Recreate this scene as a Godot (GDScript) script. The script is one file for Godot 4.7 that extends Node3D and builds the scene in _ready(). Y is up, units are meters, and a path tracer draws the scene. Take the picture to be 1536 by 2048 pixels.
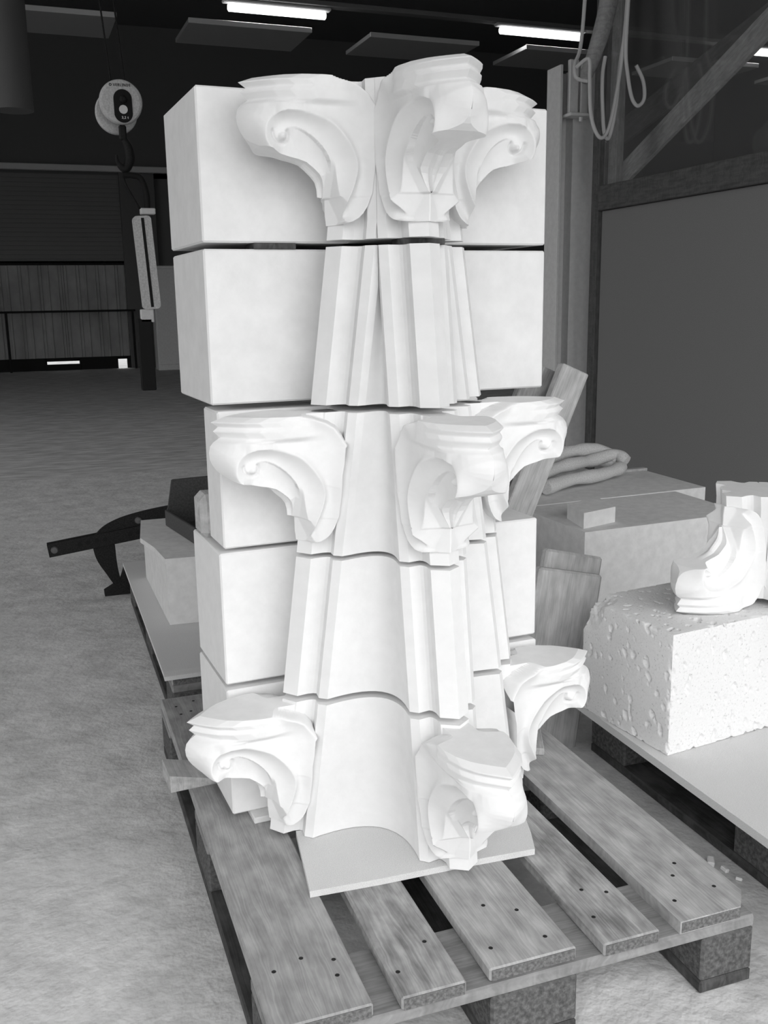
extends Node3D
# A stack of five carved limestone tiers on a pallet in a dark stone works, lit by daylight through a wide doorway.

var used := {}
var M := {}

# ---------------------------------------------------------------- naming and tagging
func numbered(called: String) -> String:
	if not used.has(called):
		used[called] = 0
		return called
	used[called] += 1
	return "%s_%03d" % [called, used[called]]

func tag(o: Node, label: String, category: String, group := "") -> void:
	o.set_meta("label", label)
	o.set_meta("category", category)
	if group != "":
		o.set_meta("group", group)

func thing(called: String, label: String, category: String, at := Vector3.ZERO, turn := 0.0, group := "") -> Node3D:
	var o := Node3D.new()
	o.name = numbered(called)
	add_child(o, true)
	o.position = at
	o.rotation.y = turn
	tag(o, label, category, group)
	return o

func obj(called: String, mesh: Mesh, m: Material, parent: Node3D = null, at := Vector3.ZERO, rot := Vector3.ZERO) -> MeshInstance3D:
	var o := MeshInstance3D.new()
	o.mesh = mesh
	o.material_override = m
	if parent == null:
		o.name = numbered(called)
		add_child(o, true)
	else:
		o.name = called
		parent.add_child(o, true)
	o.position = at
	o.rotation = rot
	return o

func struct(called: String, mesh: Mesh, m: Material, at := Vector3.ZERO, rot := Vector3.ZERO) -> MeshInstance3D:
	var o := obj(called, mesh, m, null, at, rot)
	o.set_meta("kind", "structure")
	return o

# ---------------------------------------------------------------- mesh helpers
func begin() -> SurfaceTool:
	var st := SurfaceTool.new()
	st.begin(Mesh.PRIMITIVE_TRIANGLES)
	st.set_smooth_group(-1)
	return st

func done(st: SurfaceTool) -> ArrayMesh:
	st.generate_normals()
	return st.commit()

func tri_out(st: SurfaceTool, a: Vector3, b: Vector3, c: Vector3, out: Vector3) -> void:
	if (c - a).cross(b - a).dot(out) < 0.0:
		var k := b
		b = c
		c = k
	st.add_vertex(a)
	st.add_vertex(b)
	st.add_vertex(c)

func quad_out(st: SurfaceTool, a: Vector3, b: Vector3, c: Vector3, d: Vector3, out: Vector3) -> void:
	tri_out(st, a, b, c, out)
	tri_out(st, a, c, d, out)

# a box with chamfered edges, added to st
func box_to(st: SurfaceTool, size: Vector3, c := Vector3.ZERO, bev := 0.002, basis := Basis.IDENTITY) -> void:
	var h := size * 0.5
	bev = minf(bev, minf(h.x, minf(h.y, h.z)) * 0.9)
	var p := func(sx: float, sy: float, sz: float, ax: int) -> Vector3:
		var v := Vector3(sx * h.x, sy * h.y, sz * h.z)
		if ax != 0: v.x -= sx * bev
		if ax != 1: v.y -= sy * bev
		if ax != 2: v.z -= sz * bev
		return c + basis * v
	for ax in 3:
		for s in [-1.0, 1.0]:
			var q: Array[Vector3] = []
			for k in [[-1.0, -1.0], [1.0, -1.0], [1.0, 1.0], [-1.0, 1.0]]:
				var sg := [0.0, 0.0, 0.0]
				sg[ax] = s
				sg[(ax + 1) % 3] = k[0]
				sg[(ax + 2) % 3] = k[1]
				q.append(p.call(sg[0], sg[1], sg[2], ax))
			var o := Vector3.ZERO
			o[ax] = s
			quad_out(st, q[0], q[1], q[2], q[3], basis * o)
	for ax in 3:
		var a1 := (ax + 1) % 3
		var a2 := (ax + 2) % 3
		for s1 in [-1.0, 1.0]:
			for s2 in [-1.0, 1.0]:
				var q: Array[Vector3] = []
				for e in [[-1.0, a1], [1.0, a1], [1.0, a2], [-1.0, a2]]:
					var sg := [0.0, 0.0, 0.0]
					sg[ax] = e[0]
					sg[a1] = s1
					sg[a2] = s2
					q.append(p.call(sg[0], sg[1], sg[2], e[1]))
				var o := Vector3.ZERO
				o[a1] = s1
				o[a2] = s2
				quad_out(st, q[0], q[1], q[2], q[3], basis * o)
	for sx in [-1.0, 1.0]:
		for sy in [-1.0, 1.0]:
			for sz in [-1.0, 1.0]:
				tri_out(st, p.call(sx, sy, sz, 0), p.call(sx, sy, sz, 1), p.call(sx, sy, sz, 2), basis * Vector3(sx, sy, sz))

func bar(called: String, a: Vector3, b: Vector3, w: float, t: float, side: Vector3, m: Material, bev := 0.003) -> MeshInstance3D:
	var d := (b - a).normalized()
	var s := (side - d * side.dot(d)).normalized()
	var o := obj(called, box(Vector3(w, t, a.distance_to(b)), bev), m)
	o.transform = Transform3D(Basis(s, d.cross(s), d), (a + b) / 2)
	return o

func box(size: Vector3, bev := 0.002) -> ArrayMesh:
	var st := begin()
	box_to(st, size, Vector3.ZERO, bev)
	return done(st)

# a polygon in x,y pulled from z0 to z1
func prism_to(st: SurfaceTool, poly: PackedVector2Array, z0: float, z1: float, xf := Transform3D.IDENTITY) -> void:
	if Geometry2D.is_polygon_clockwise(poly):
		poly.reverse()
	var idx := Geometry2D.triangulate_polygon(poly)
	for zz in [[z0, -1.0], [z1, 1.0]]:
		for k in range(0, idx.size(), 3):
			var a := poly[idx[k]]
			var b := poly[idx[k + 1]]
			var c := poly[idx[k + 2]]
			tri_out(st, xf * Vector3(a.x, a.y, zz[0]), xf * Vector3(b.x, b.y, zz[0]), xf * Vector3(c.x, c.y, zz[0]), xf.basis * Vector3(0, 0, zz[1]))
	for k in poly.size():
		var a := poly[k]
		var b := poly[(k + 1) % poly.size()]
		var o := Vector3(b.y - a.y, a.x - b.x, 0)
		quad_out(st, xf * Vector3(a.x, a.y, z0), xf * Vector3(b.x, b.y, z0), xf * Vector3(b.x, b.y, z1), xf * Vector3(a.x, a.y, z1), xf.basis * o)

func prism(poly: PackedVector2Array, z0: float, z1: float, xf := Transform3D.IDENTITY) -> ArrayMesh:
	var st := begin()
	prism_to(st, poly, z0, z1, xf)
	return done(st)

# plan polygon (x,z) pulled up from y0 to y1
func slab_prism(plan: PackedVector2Array, y0: float, y1: float) -> ArrayMesh:
	return prism(plan, -y1, -y0, Transform3D(Basis(Vector3(1, 0, 0), Vector3(0, 0, 1), Vector3(0, -1, 0)), Vector3.ZERO))

func smooth_path(pts: Array, per := 6) -> Array:
	var out := []
	for i in pts.size() - 1:
		var p0: Vector3 = pts[maxi(i - 1, 0)]
		var p1: Vector3 = pts[i]
		var p2: Vector3 = pts[i + 1]
		var p3: Vector3 = pts[mini(i + 2, pts.size() - 1)]
		for k in per:
			out.append(p1.cubic_interpolate(p2, p0, p3, float(k) / per))
	out.append(pts[-1])
	return out

func tube_to(st: SurfaceTool, path: Array, radii, sides := 10) -> void:
	st.set_smooth_group(0)
	var rings := []
	var up := Vector3(0, 1, 0)
	var prev := Vector3.ZERO
	for i in path.size():
		var d: Vector3 = (path[mini(i + 1, path.size() - 1)] - path[maxi(i - 1, 0)]).normalized()
		if i == 0:
			if absf(d.dot(up)) > 0.9: up = Vector3(1, 0, 0)
			prev = (up - d * up.dot(d)).normalized()
		else:
			prev = (prev - d * prev.dot(d)).normalized()
		var w := d.cross(prev)
		var r: float = radii[mini(i, radii.size() - 1)] if radii is Array else radii
		var ring := []
		for k in sides:
			var a := TAU * k / sides
			ring.append(path[i] + (prev * cos(a) + w * sin(a)) * r)
		rings.append(ring)
	for i in path.size() - 1:
		for k in sides:
			var k2 := (k + 1) % sides
			var o: Vector3 = (rings[i][k] + rings[i][k2]) * 0.5 - path[i]
			quad_out(st, rings[i][k], rings[i][k2], rings[i + 1][k2], rings[i + 1][k], o)
	st.set_smooth_group(-1)
	for e in [0, path.size() - 1]:
		var d: Vector3 = path[e] - path[1 if e == 0 else e - 1]
		for k in sides:
			tri_out(st, path[e], rings[e][k], rings[e][(k + 1) % sides], d)

func tube(path: Array, radii, sides := 10) -> ArrayMesh:
	var st := begin()
	tube_to(st, path, radii, sides)
	return done(st)

# profile of Vector2(radius, y) turned round the y axis
func lathe_to(st: SurfaceTool, prof: Array, segs := 32, xf := Transform3D.IDENTITY, smooth := false) -> void:
	st.set_smooth_group(0 if smooth else -1)
	for i in prof.size() - 1:
		var a: Vector2 = prof[i]
		var b: Vector2 = prof[i + 1]
		for k in segs:
			var t0 := TAU * k / segs
			var t1 := TAU * (k + 1) / segs
			var o := Vector3(cos((t0 + t1) / 2), 0, sin((t0 + t1) / 2)) * (b.y - a.y) + Vector3(0, a.x - b.x, 0)
			quad_out(st, xf * Vector3(a.x * cos(t0), a.y, a.x * sin(t0)), xf * Vector3(a.x * cos(t1), a.y, a.x * sin(t1)), xf * Vector3(b.x * cos(t1), b.y, b.x * sin(t1)), xf * Vector3(b.x * cos(t0), b.y, b.x * sin(t0)), xf.basis * o)
	st.set_smooth_group(-1)

func lathe(prof: Array, segs := 32, xf := Transform3D.IDENTITY) -> ArrayMesh:
	var st := begin()
	lathe_to(st, prof, segs, xf)
	return done(st)

# a bar between two points, of width w (sideways) and thickness t
func bar_to(st: SurfaceTool, a: Vector3, b: Vector3, w: float, t: float, side := Vector3.UP, bev := 0.002) -> void:
	var d := (b - a).normalized()
	var s := (side - d * side.dot(d)).normalized()
	box_to(st, Vector3(w, t, a.distance_to(b)), (a + b) / 2, bev, Basis(s, d.cross(s), d))

# ---------------------------------------------------------------- materials
func noise_tex(seed_: int, freq: float, oct: int, lo: float, hi: float, size := 512, type := FastNoiseLite.TYPE_SIMPLEX_SMOOTH, mid := -1.0) -> NoiseTexture2D:
	var n := FastNoiseLite.new()
	n.seed = seed_
	n.noise_type = type
	n.frequency = freq
	n.fractal_octaves = oct
	n.fractal_gain = 0.6
	var t := NoiseTexture2D.new()
	t.width = size
	t.height = size
	t.seamless = true
	t.noise = n
	var r := Gradient.new()
	r.set_color(0, Color(lo, lo, lo))
	r.set_color(1, Color(hi, hi, hi))
	if mid >= 0.0:
		r.add_point(0.5, Color(mid, mid, mid))
	t.color_ramp = r
	return t

func bump_tex(seed_: int, freq: float, oct: int, strength: float, size := 512) -> NoiseTexture2D:
	var n := FastNoiseLite.new()
	n.seed = seed_
	n.frequency = freq
	n.fractal_octaves = oct
	n.fractal_gain = 0.65
	var t := NoiseTexture2D.new()
	t.width = size
	t.height = size
	t.seamless = true
	t.noise = n
	t.as_normal_map = true
	t.bump_strength = strength
	return t

# albedo is the linear reflectance
func mat(albedo: float, rough := 0.9, tex: Texture2D = null, scale := Vector3.ONE, world := true, nrm: Texture2D = null, nscale := 0.5) -> StandardMaterial3D:
	var m := StandardMaterial3D.new()
	m.albedo_color = Color(albedo, albedo, albedo).linear_to_srgb()
	m.roughness = rough
	m.metallic_specular = 0.3
	if tex != null or nrm != null:
		m.uv1_triplanar = true
		m.uv1_world_triplanar = world
		m.uv1_scale = scale
	if tex != null:
		m.albedo_texture = tex
	if nrm != null:
		m.normal_enabled = true
		m.normal_texture = nrm
		m.normal_scale = nscale
	return m

# weathered wood: grain along v, with dusty and dark patches
func wood_tex(seed_: int, lo: float, hi: float, patch: float) -> ImageTexture:
	var n := FastNoiseLite.new()
	n.seed = seed_
	n.frequency = 0.02
	n.fractal_octaves = 4
	var g := FastNoiseLite.new()
	g.seed = seed_ + 7
	g.frequency = 0.03
	g.fractal_octaves = 3
	var img := Image.create(512, 512, true, Image.FORMAT_RGB8)
	for y in 512:
		var fy := sin(TAU * y / 512.0) * 40.0
		var gy := cos(TAU * y / 512.0) * 40.0
		for x in 512:
			var bend := n.get_noise_2d(x * 0.4, fy) * 14.0
			var grain := g.get_noise_3d((x + bend) * 5.0, fy * 0.35, gy * 0.35)
			var blot := n.get_noise_3d(x * 0.8, fy * 2.2 + 300.0, gy * 2.2)
			var v := 0.6 + grain * 0.32 + blot * patch
			var k := lerpf(lo, hi, clampf(v, 0.0, 1.0))
			img.set_pixel(x, y, Color(k, k, k))
	img.generate_mipmaps()
	return ImageTexture.create_from_image(img)

func make_materials() -> void:
	var stone_n := bump_tex(11, 0.06, 5, 1.6)
	var stone_t := noise_tex(3, 0.02, 6, 0.965, 1.0)
	M.stone = mat(0.87, 0.95, stone_t, Vector3(2.2, 2.2, 2.2), true, stone_n, 0.12)
	M.dimmed_upper_stone = mat(0.80, 0.95, noise_tex(4, 0.012, 6, 0.95, 1.0), Vector3(2.2, 2.2, 2.2), true, stone_n, 0.12)  # same stone, albedo lowered to imitate light fading towards the top tiers
	M.slab_stone = mat(0.8, 0.95, noise_tex(5, 0.02, 6, 0.92, 1.0), Vector3(2, 2, 2), true, stone_n, 0.2)
	var specks := noise_tex(8, 0.09, 4, 0.45, 1.0)
	specks.color_ramp.add_point(0.16, Color(.78, .78, .78))
	specks.color_ramp.add_point(0.24, Color(.97, .97, .97))
	M.rough_stone = mat(0.82, 0.97, specks, Vector3(3.0, 3.0, 3.0), true, stone_n, 0.4)
	M.broken = mat(0.55, 1.0, noise_tex(9, 0.05, 6, 0.5, 1.0), Vector3(6, 6, 6), true, stone_n, 1.0)
	M.felt = mat(0.86, 1.0, noise_tex(21, 0.25, 4, 0.82, 1.0), Vector3(4, 4, 4), true, bump_tex(22, 0.3, 3, 4.0), 0.6)
	var w1 := wood_tex(31, 0.7, 1.0, 0.5)
	var w2 := wood_tex(47, 0.6, 1.0, 0.65)
	M.wood = []
	for k in 5:
		var m := mat([0.46, 0.46, 0.52, 0.48, 0.52][k], 0.92, w1 if k % 2 == 0 else w2, Vector3(3.5, 3.5, 1.1), false)
		m.uv1_offset = Vector3(0.31 * k, 0.17 * k, 0.43 * k)
		M.wood.append(m)
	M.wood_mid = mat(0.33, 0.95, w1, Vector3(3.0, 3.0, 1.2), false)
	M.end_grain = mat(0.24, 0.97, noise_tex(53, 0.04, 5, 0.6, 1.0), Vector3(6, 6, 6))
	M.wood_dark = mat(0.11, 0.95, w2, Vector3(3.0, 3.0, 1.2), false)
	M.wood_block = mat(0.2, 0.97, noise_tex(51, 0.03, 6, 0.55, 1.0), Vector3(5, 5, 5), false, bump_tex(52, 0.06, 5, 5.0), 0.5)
	M.plank = mat(0.62, 0.9, w1, Vector3(4, 4, 0.9), false)
	M.pale_wood = mat(0.58, 0.9, w1, Vector3(5, 5, 1.2), false)
	var grit := noise_tex(61, 0.009, 8, 0.8, 1.0, 1024)
	(grit.noise as FastNoiseLite).fractal_gain = 0.74
	M.floor = mat(0.82, 0.97, grit, Vector3(0.6, 0.6, 0.6), true, bump_tex(62, 0.03, 6, 3.0, 1024), 0.6)
	M.floor_far = mat(0.82, 0.97, noise_tex(63, 0.012, 7, 0.72, 1.0, 1024), Vector3(0.25, 0.5, 0.7), true)
	M.yard = mat(0.35, 1.0, noise_tex(64, 0.02, 5, 0.8, 1.0), Vector3(0.3, 0.3, 0.3))
	M.wall = mat(0.15, 0.95)
	M.ceiling = mat(0.14, 0.95)
	M.black = mat(0.015, 0.7)
	M.iron = mat(0.035, 0.6, noise_tex(71, 0.03, 5, 0.5, 1.0), Vector3(8, 8, 8))
	M.dull_iron = mat(0.14, 0.6)
	M.plastic = mat(0.1, 0.45, noise_tex(72, 0.03, 5, 0.7, 1.0), Vector3(7, 7, 7))
	M.steel = mat(0.75, 0.6, noise_tex(73, 0.02, 4, 0.94, 1.0), Vector3(2, 2, 2))
	M.sheet = mat(0.42, 0.45, noise_tex(74, 0.01, 4, 0.8, 1.0), Vector3(.3, 0.2, .3))
	M.shutter = mat(0.2, 0.7)
	M.rail = mat(0.6, 0.7)
	M.panel = mat(0.25, 0.95, noise_tex(75, 0.2, 3, 0.88, 1.0), Vector3(2, 2, 2))
	M.frame = mat(0.13, 0.8, w1, Vector3(4, 4, 1), false)
	M.post = mat(0.42, 0.8, w1, Vector3(4, 4, 1), false)
	M.rope = mat(0.55, 1.0, null)
	M.sling = mat(0.82, 1.0, noise_tex(76, 0.05, 5, 0.75, 1.0), Vector3(6, 6, 6))
	M.hoist = mat(0.78, 0.5, noise_tex(77, 0.02, 5, 0.8, 1.0), Vector3(5, 5, 5))
	M.white = mat(0.8, 0.6)
	M.ceil_panel = mat(0.3, 0.95)
	M.rim = mat(0.6, 0.8)
	var glass := StandardMaterial3D.new()
	glass.albedo_color = Color(0.6, 0.6, 0.6, 0.13)
	glass.transparency = BaseMaterial3D.TRANSPARENCY_ALPHA
	glass.roughness = 0.03
	M.glass = glass
	var tube_m := StandardMaterial3D.new()
	tube_m.albedo_color = Color(0.9, 0.9, 0.9)
	tube_m.emission_enabled = true
	tube_m.emission = Color(1, 1, 1)
	tube_m.emission_energy_multiplier = 3.0
	M.tube = tube_m

# ---------------------------------------------------------------- the carved bracket
func table(t: Array, x: float) -> float:
	if x <= t[0][0]: return t[0][1]
	for k in t.size() - 1:
		if x <= t[k + 1][0]:
			return lerpf(t[k][1], t[k + 1][1], (x - t[k][0]) / (t[k + 1][0] - t[k][0]))
	return t[-1][1]

func dist_to(line: PackedVector2Array, p: Vector2) -> float:
	var best := 1e9
	for k in line.size() - 1:
		var q := Geometry2D.get_closest_point_to_segment(p, line[k], line[k + 1])
		best = minf(best, p.distance_squared_to(q))
	return sqrt(best)

func pv(flat: Array) -> PackedVector2Array:
	var o := PackedVector2Array()
	for k in range(0, flat.size(), 2):
		o.append(Vector2(flat[k], flat[k + 1]))
	return o

func curve(flat: Array, per := 4) -> PackedVector2Array:
	var p := pv(flat)
	var o := PackedVector2Array()
	for i in p.size() - 1:
		for k in per:
			o.append(p[i].cubic_interpolate(p[i + 1], p[maxi(i - 1, 0)], p[mini(i + 2, p.size() - 1)], float(k) / per))
	o.append(p[-1])
	return o

const A_RIGHT := [[.023, .002], [.040, .004], [.0645, .004], [.067, .009], [.082, .010], [.094, .0135], [.103, .020], [.112, .030], [.120, .041], [.124, .054], [.127, .069], [.131, .084], [.135, .098], [.141, .117], [.149, .129], [.157, .137], [.166, .143], [.175, .1465], [.186, .1475], [.197, .145], [.204, .139], [.211, .128], [.222, .139], [.229, .130], [.237, .142], [.245, .119]]
const A_LEFT := [[.023, -.012], [.027, -.026], [.033, -.036], [.039, -.042], [.05, -.049], [.071, -.057], [.104, -.061], [.141, -.063], [.16, -.067], [.189, -.0705], [.1895, -.075], [.245, -.075]]
const LEAF := [[0.0, 0.0], [.008, .0095], [.015, .017], [.027, .029], [.04, .040], [.065, .053], [.095, .060], [.13, .062], [.16, .060], [.22, .058]]
const BELLY := [[0.0, 0.0], [.003, .0065], [.008, .0150], [.014, .0235], [.02, .0300], [.028, .0355], [.04, .0395], [.055, .044], [.075, .048], [.1, .051], [.3, .051]]

func bracket_mesh(nc := 150) -> ArrayMesh:
	var collar := curve([-.005, .023, -.026, .027, -.041, .039, -.048, .05, -.057, .071, -.061, .104, -.063, .141, -.067, .16, -.071, .19, -.067, .207, -.056, .222, -.04, .232, -.02, .239, .0, .243], 2)
	var ring := curve([.094, .131, .103, .136, .110, .146, .112, .158, .109, .172, .100, .183, .085, .190, .065, .192, .045, .190, .021, .182, .004, .173, -.013, .155, -.025, .137, -.032, .118, -.031, .099, -.022, .073, -.007, .045, .006, .031], 2)
	var inner := curve([.080, .160, .078, .167, .072, .170, .062, .170, .046, .164, .029, .151, .015, .136, .007, .119, .003, .097, .004, .081, .007, .060], 2)
	var eye := curve([.098, .163, .096, .155, .090, .149, .082, .147, .074, .151, .0715, .158, .073, .164], 2)
	var ring_poly := ring.duplicate()
	ring_poly.append_array(pv([.03, .03, .03, .085, .045, .095, .07, .110, .1, .120]))
	var lobe_poly := inner.duplicate()
	lobe_poly.append_array(pv([.007, .04, .03, .04, .04, .085, .06, .1, .1, .12, .101, .134, .096, .146, .088, .156]))
	var soffit := PackedVector2Array()
	for e in A_RIGHT:
		if e[0] > 0.03 and e[0] < 0.136: soffit.append(Vector2(e[1], e[0]))
	var keel := PackedVector2Array()
	for e in A_RIGHT:
		if e[0] > 0.138 and e[0] < 0.208: keel.append(Vector2(e[1], e[0]))
	# rows: dense where the profile turns
	var hs := []
	for k in A_RIGHT.size() - 1:
		var h0: float = A_RIGHT[k][0]
		var h1: float = A_RIGHT[k + 1][0]
		var da := absf(A_RIGHT[k + 1][1] - A_RIGHT[k][1])
		var n := maxi(1, int(ceil(maxf((h1 - h0) / 0.0017, da / 0.003))))
		if h0 > 0.2: n = mini(n, 6)
		for i in n: hs.append(lerpf(h0, h1, float(i) / n))
	hs.append(0.245)
	var half := []
	for h in hs:
		var ar := table(A_RIGHT, h)
		var al := table(A_LEFT, h)
		var row := PackedVector3Array()
		for c in nc + 1:
			var a := lerpf(al, ar, float(c) / nc)
			var p := Vector2(a, h)
			var t := bracket_half(p, ar, collar, ring, inner, eye, ring_poly, lobe_poly, soffit, keel)
			row.append(Vector3(a, h, t))
		half.append(row)
	var st := SurfaceTool.new()
	st.begin(Mesh.PRIMITIVE_TRIANGLES)
	st.set_smooth_group(0)
	var nr := hs.size()
	for sgn in [1.0, -1.0]:
		for r in nr - 1:
			var q0: PackedVector3Array = half[r]
			var q1: PackedVector3Array = half[r + 1]
			for c in nc:
				var a := q0[c]
				var b := q0[c + 1]
				var d := q1[c]
				var e := q1[c + 1]
				a.z *= sgn; b.z *= sgn; d.z *= sgn; e.z *= sgn
				if sgn > 0:
					for v in [a, d, b, b, d, e]: st.add_vertex(v)
				else:
					for v in [a, b, d, b, e, d]: st.add_vertex(v)
	st.set_smooth_group(-1)
	# underside and lower face: strips across the thickness, with a raised rib in the middle of the soffit
	var us: Array[float] = [-1.0, -.82, -.62, -.4, -.3, -.16, 0.0, .16, .3, .4, .62, .82, 1.0]
	var lift: Array[float] = [0.0, 0.0, .0, .0, .4, .8, 1.0, .8, .4, .0, .0, 0.0, 0.0]
	for r in nr - 1:
		var e0: Vector3 = half[r][nc]
		var e1: Vector3 = half[r + 1][nc]
		if e0.z < 0.0005 and e1.z < 0.0005: continue
		var d := Vector3(e1.y - e0.y, e0.x - e1.x, 0).normalized()
		var k0 := 0.0075 * smoothstep(0.0665, 0.068, e0.y) * (1.0 - smoothstep(0.112, 0.132, e0.y))
		var k1 := 0.0075 * smoothstep(0.0665, 0.068, e1.y) * (1.0 - smoothstep(0.112, 0.132, e1.y))
		for u in us.size() - 1:
			var a := Vector3(e0.x, e0.y, e0.z * us[u]) + d * k0 * lift[u]
			var b := Vector3(e0.x, e0.y, e0.z * us[u + 1]) + d * k0 * lift[u + 1]
			var c := Vector3(e1.x, e1.y, e1.z * us[u + 1]) + d * k1 * lift[u + 1]
			var f := Vector3(e1.x, e1.y, e1.z * us[u]) + d * k1 * lift[u]
			quad_out(st, a, b, c, f, d)
		var l0: Vector3 = half[r][0]
		var l1: Vector3 = half[r + 1][0]
		quad_out(st, l0, Vector3(l0.x, l0.y, -l0.z), Vector3(l1.x, l1.y, -l1.z), l1, Vector3(-1, 0, 0))
	for rr in [[0, -1.0], [nr - 1, 1.0]]:
		var row: PackedVector3Array = half[rr[0]]
		for c in nc:
			quad_out(st, row[c], row[c + 1], Vector3(row[c + 1].x, row[c + 1].y, -row[c + 1].z), Vector3(row[c].x, row[c].y, -row[c].z), Vector3(0, rr[1], 0))
	return done(st)

func bracket_half(p: Vector2, ar: float, collar, ring, inner, eye, ring_poly, lobe_poly, soffit, keel) -> float:
	var a := p.x
	var h := p.y
	var reach := ar - a
	if h < 0.205 and a > 0.05: reach = dist_to(keel, p)
	var belly := table(BELLY, reach)
	if h < 0.205 and a > 0.05: belly = lerpf(table(BELLY, ar + 0.03 - a), belly, smoothstep(.085, .105, a))
	var t := belly
	if h > 0.200:
		var leaf := table(LEAF, ar - a)
		var fade := smoothstep(-.05, .02, a) * smoothstep(0.200, 0.212, h)
		t = lerpf(belly, leaf, fade)
	var dc := dist_to(collar, p)
	# outside the rounded shoulder of the collar only the neck of the nose is left
	if h > 0.19:
		var cut := table([[.19, -.080], [.198, -.073], [.207, -.067], [.222, -.056], [.232, -.04], [.239, -.02], [.245, -.0]], h)
		if a < cut - .010: return 0.024
		t = lerpf(0.024, t, smoothstep(cut - .010, cut + .007, a))
	t += 0.015 * exp(-pow(dc / 0.017, 1.4)) * (1.0 - smoothstep(-.03, .0, a) * (1.0 - smoothstep(.04, .02, h)))
	var dr := dist_to(ring, p)
	var crest := lerpf(.061, .0445, smoothstep(-.02, .1, a))
	if Geometry2D.is_point_in_polygon(p, ring_poly):
		var di := dist_to(inner, p)
		var w := dr / (dr + di + 1e-6)
		var band := crest - .016 * w - .005 * sin(PI * w)
		if Geometry2D.is_point_in_polygon(p, lobe_poly):
			var ds := dist_to(soffit, p)
			var w2 := di / (di + ds + 1e-6)
			var lobe := .031 - .008 * w2 - .003 * sin(PI * w2)
			band = lerpf(minf(lobe, band), band, smoothstep(.070, .098, a + (h - .15) * 0.5))
		var de := dist_to(eye, p)
		band -= .006 * exp(-pow(de / .0028, 2.0))
		var kn := p.distance_to(Vector2(.082, .1565))
		if kn < .0065: band = maxf(band, .038 - pow(kn / .0065, 2.0) * .008)
		t = band
	else:
		t = lerpf(t, maxf(t, crest), exp(-pow(dr / lerpf(.0075, .012, smoothstep(.05, .1, a)), 1.6)))
	# low down the carving dies into the faces of the nose
	if h < 0.13:
		var back := maxf(0.0, lerpf(-.012, .0, clampf((h - .03) / .036, 0.0, 1.0)) - a) * 3.6
		var lim := 1.35 * (ar - a) + .001 + back
		var lim2 := .004 + .55 * (h - .066) + 1.35 * maxf(0.0, .009 - a) + back
		lim = lerpf(lim, lim2, smoothstep(.0645, .0668, h))
		t = lerpf(minf(t, lim), t, smoothstep(.105, .128, h))
	return maxf(t, 0.0)

# half-plan of the cross pier for a nose radius r, in x (along the block face) and z (outwards), round its axis
func pier_plan(r0: float) -> PackedVector2Array:
	var r := maxf(r0, .1245)
	var arm := [[r - .062, .063], [r - .050, .051], [r - .053, .030], [r - .048, .0262], [r - .038, .0245], [r - .018, .0268], [r, 0.0]]
	var side := []            # s,t from the tip to the hollow
	for k in range(arm.size() - 1, -1, -1): side.append(arm[k])
	var pan := Vector2(maxf(r - .077, .061), .060)
	var out := PackedVector2Array()
	var dirs := [[Vector2(-1, 0), Vector2(0, 1)], [Vector2(0, 1), Vector2(1, 0)], [Vector2(1, 0), Vector2(0, -1)]]
	# left arm, back half
	out.append(Vector2(-maxf(r - .077, .061), -.12))
	for e in arm: 
		if e[1] > 0.0: out.append(Vector2(-e[0], -e[1]))
	for q in 3:
		var s: Vector2 = dirs[q][0]
		var n: Vector2 = dirs[q][1]
		for e in side: out.append(s * e[0] + n * e[1])
		if q == 2: break
		# hollow panel to the next arm
		var pa := s * pan.x + n * pan.y
		var pb := n * pan.x + s * pan.y
		var pc := (s + n) * .036
		for k in 13:
			var t := k / 12.0
			out.append(pa.lerp(pc, t).lerp(pc.lerp(pb, t), t))
		for k in range(side.size() - 1, 0, -1): out.append(n * side[k][0] + s * side[k][1])
	out.append(Vector2(maxf(r - .077, .061), -.12))
	return out

func pier_mesh(y0: float, y1: float) -> ArrayMesh:   # y measured in the world; the mesh starts at 0
	var st := begin()
	var steps := 8
	var plans := []
	for k in steps + 1: plans.append(pier_plan(nose(lerpf(y0, y1, float(k) / steps))))
	var n: int = plans[0].size()
	# the hollow panels are the two runs of twelve short steps in the plan
	var curved := []
	for i in 12: curved.append_array([14 + i, 40 + i])
	for k in steps:
		var ya := (y1 - y0) * k / steps
		var yb := (y1 - y0) * (k + 1) / steps
		for i in n - 1:
			var a: Vector2 = plans[k][i]
			var b: Vector2 = plans[k][i + 1]
			var c: Vector2 = plans[k + 1][i + 1]
			var d: Vector2 = plans[k + 1][i]
			var o := Vector3(-(b.y - a.y), 0, b.x - a.x)
			st.set_smooth_group(1 if i in curved else -1)
			quad_out(st, Vector3(a.x, ya, a.y), Vector3(b.x, ya, b.y), Vector3(c.x, yb, c.y), Vector3(d.x, yb, d.y), o)
	for e in [[0, 0.0, -1.0], [steps, y1 - y0, 1.0]]:
		var poly: PackedVector2Array = plans[e[0]]
		var idx := Geometry2D.triangulate_polygon(poly)
		for k in range(0, idx.size(), 3):
			tri_out(st, Vector3(poly[idx[k]].x, e[1], poly[idx[k]].y), Vector3(poly[idx[k + 1]].x, e[1], poly[idx[k + 1]].y), Vector3(poly[idx[k + 2]].x, e[1], poly[idx[k + 2]].y), Vector3(0, e[2], 0))
	return done(st)

func nose(y: float) -> float:
	return .270 - .1355 * (y - .157)

const STACK_AT := Vector3(0.05685, 0, -0.55554)
const STACK_TURN := 0.0558
const AXIS := Vector2(.320, .075)      # pier axis along the block face and in front of it

func stack_point(u: float, v: float, y: float) -> Vector3:
	return STACK_AT + Basis(Vector3.UP, STACK_TURN) * Vector3(u, y, v)

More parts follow.
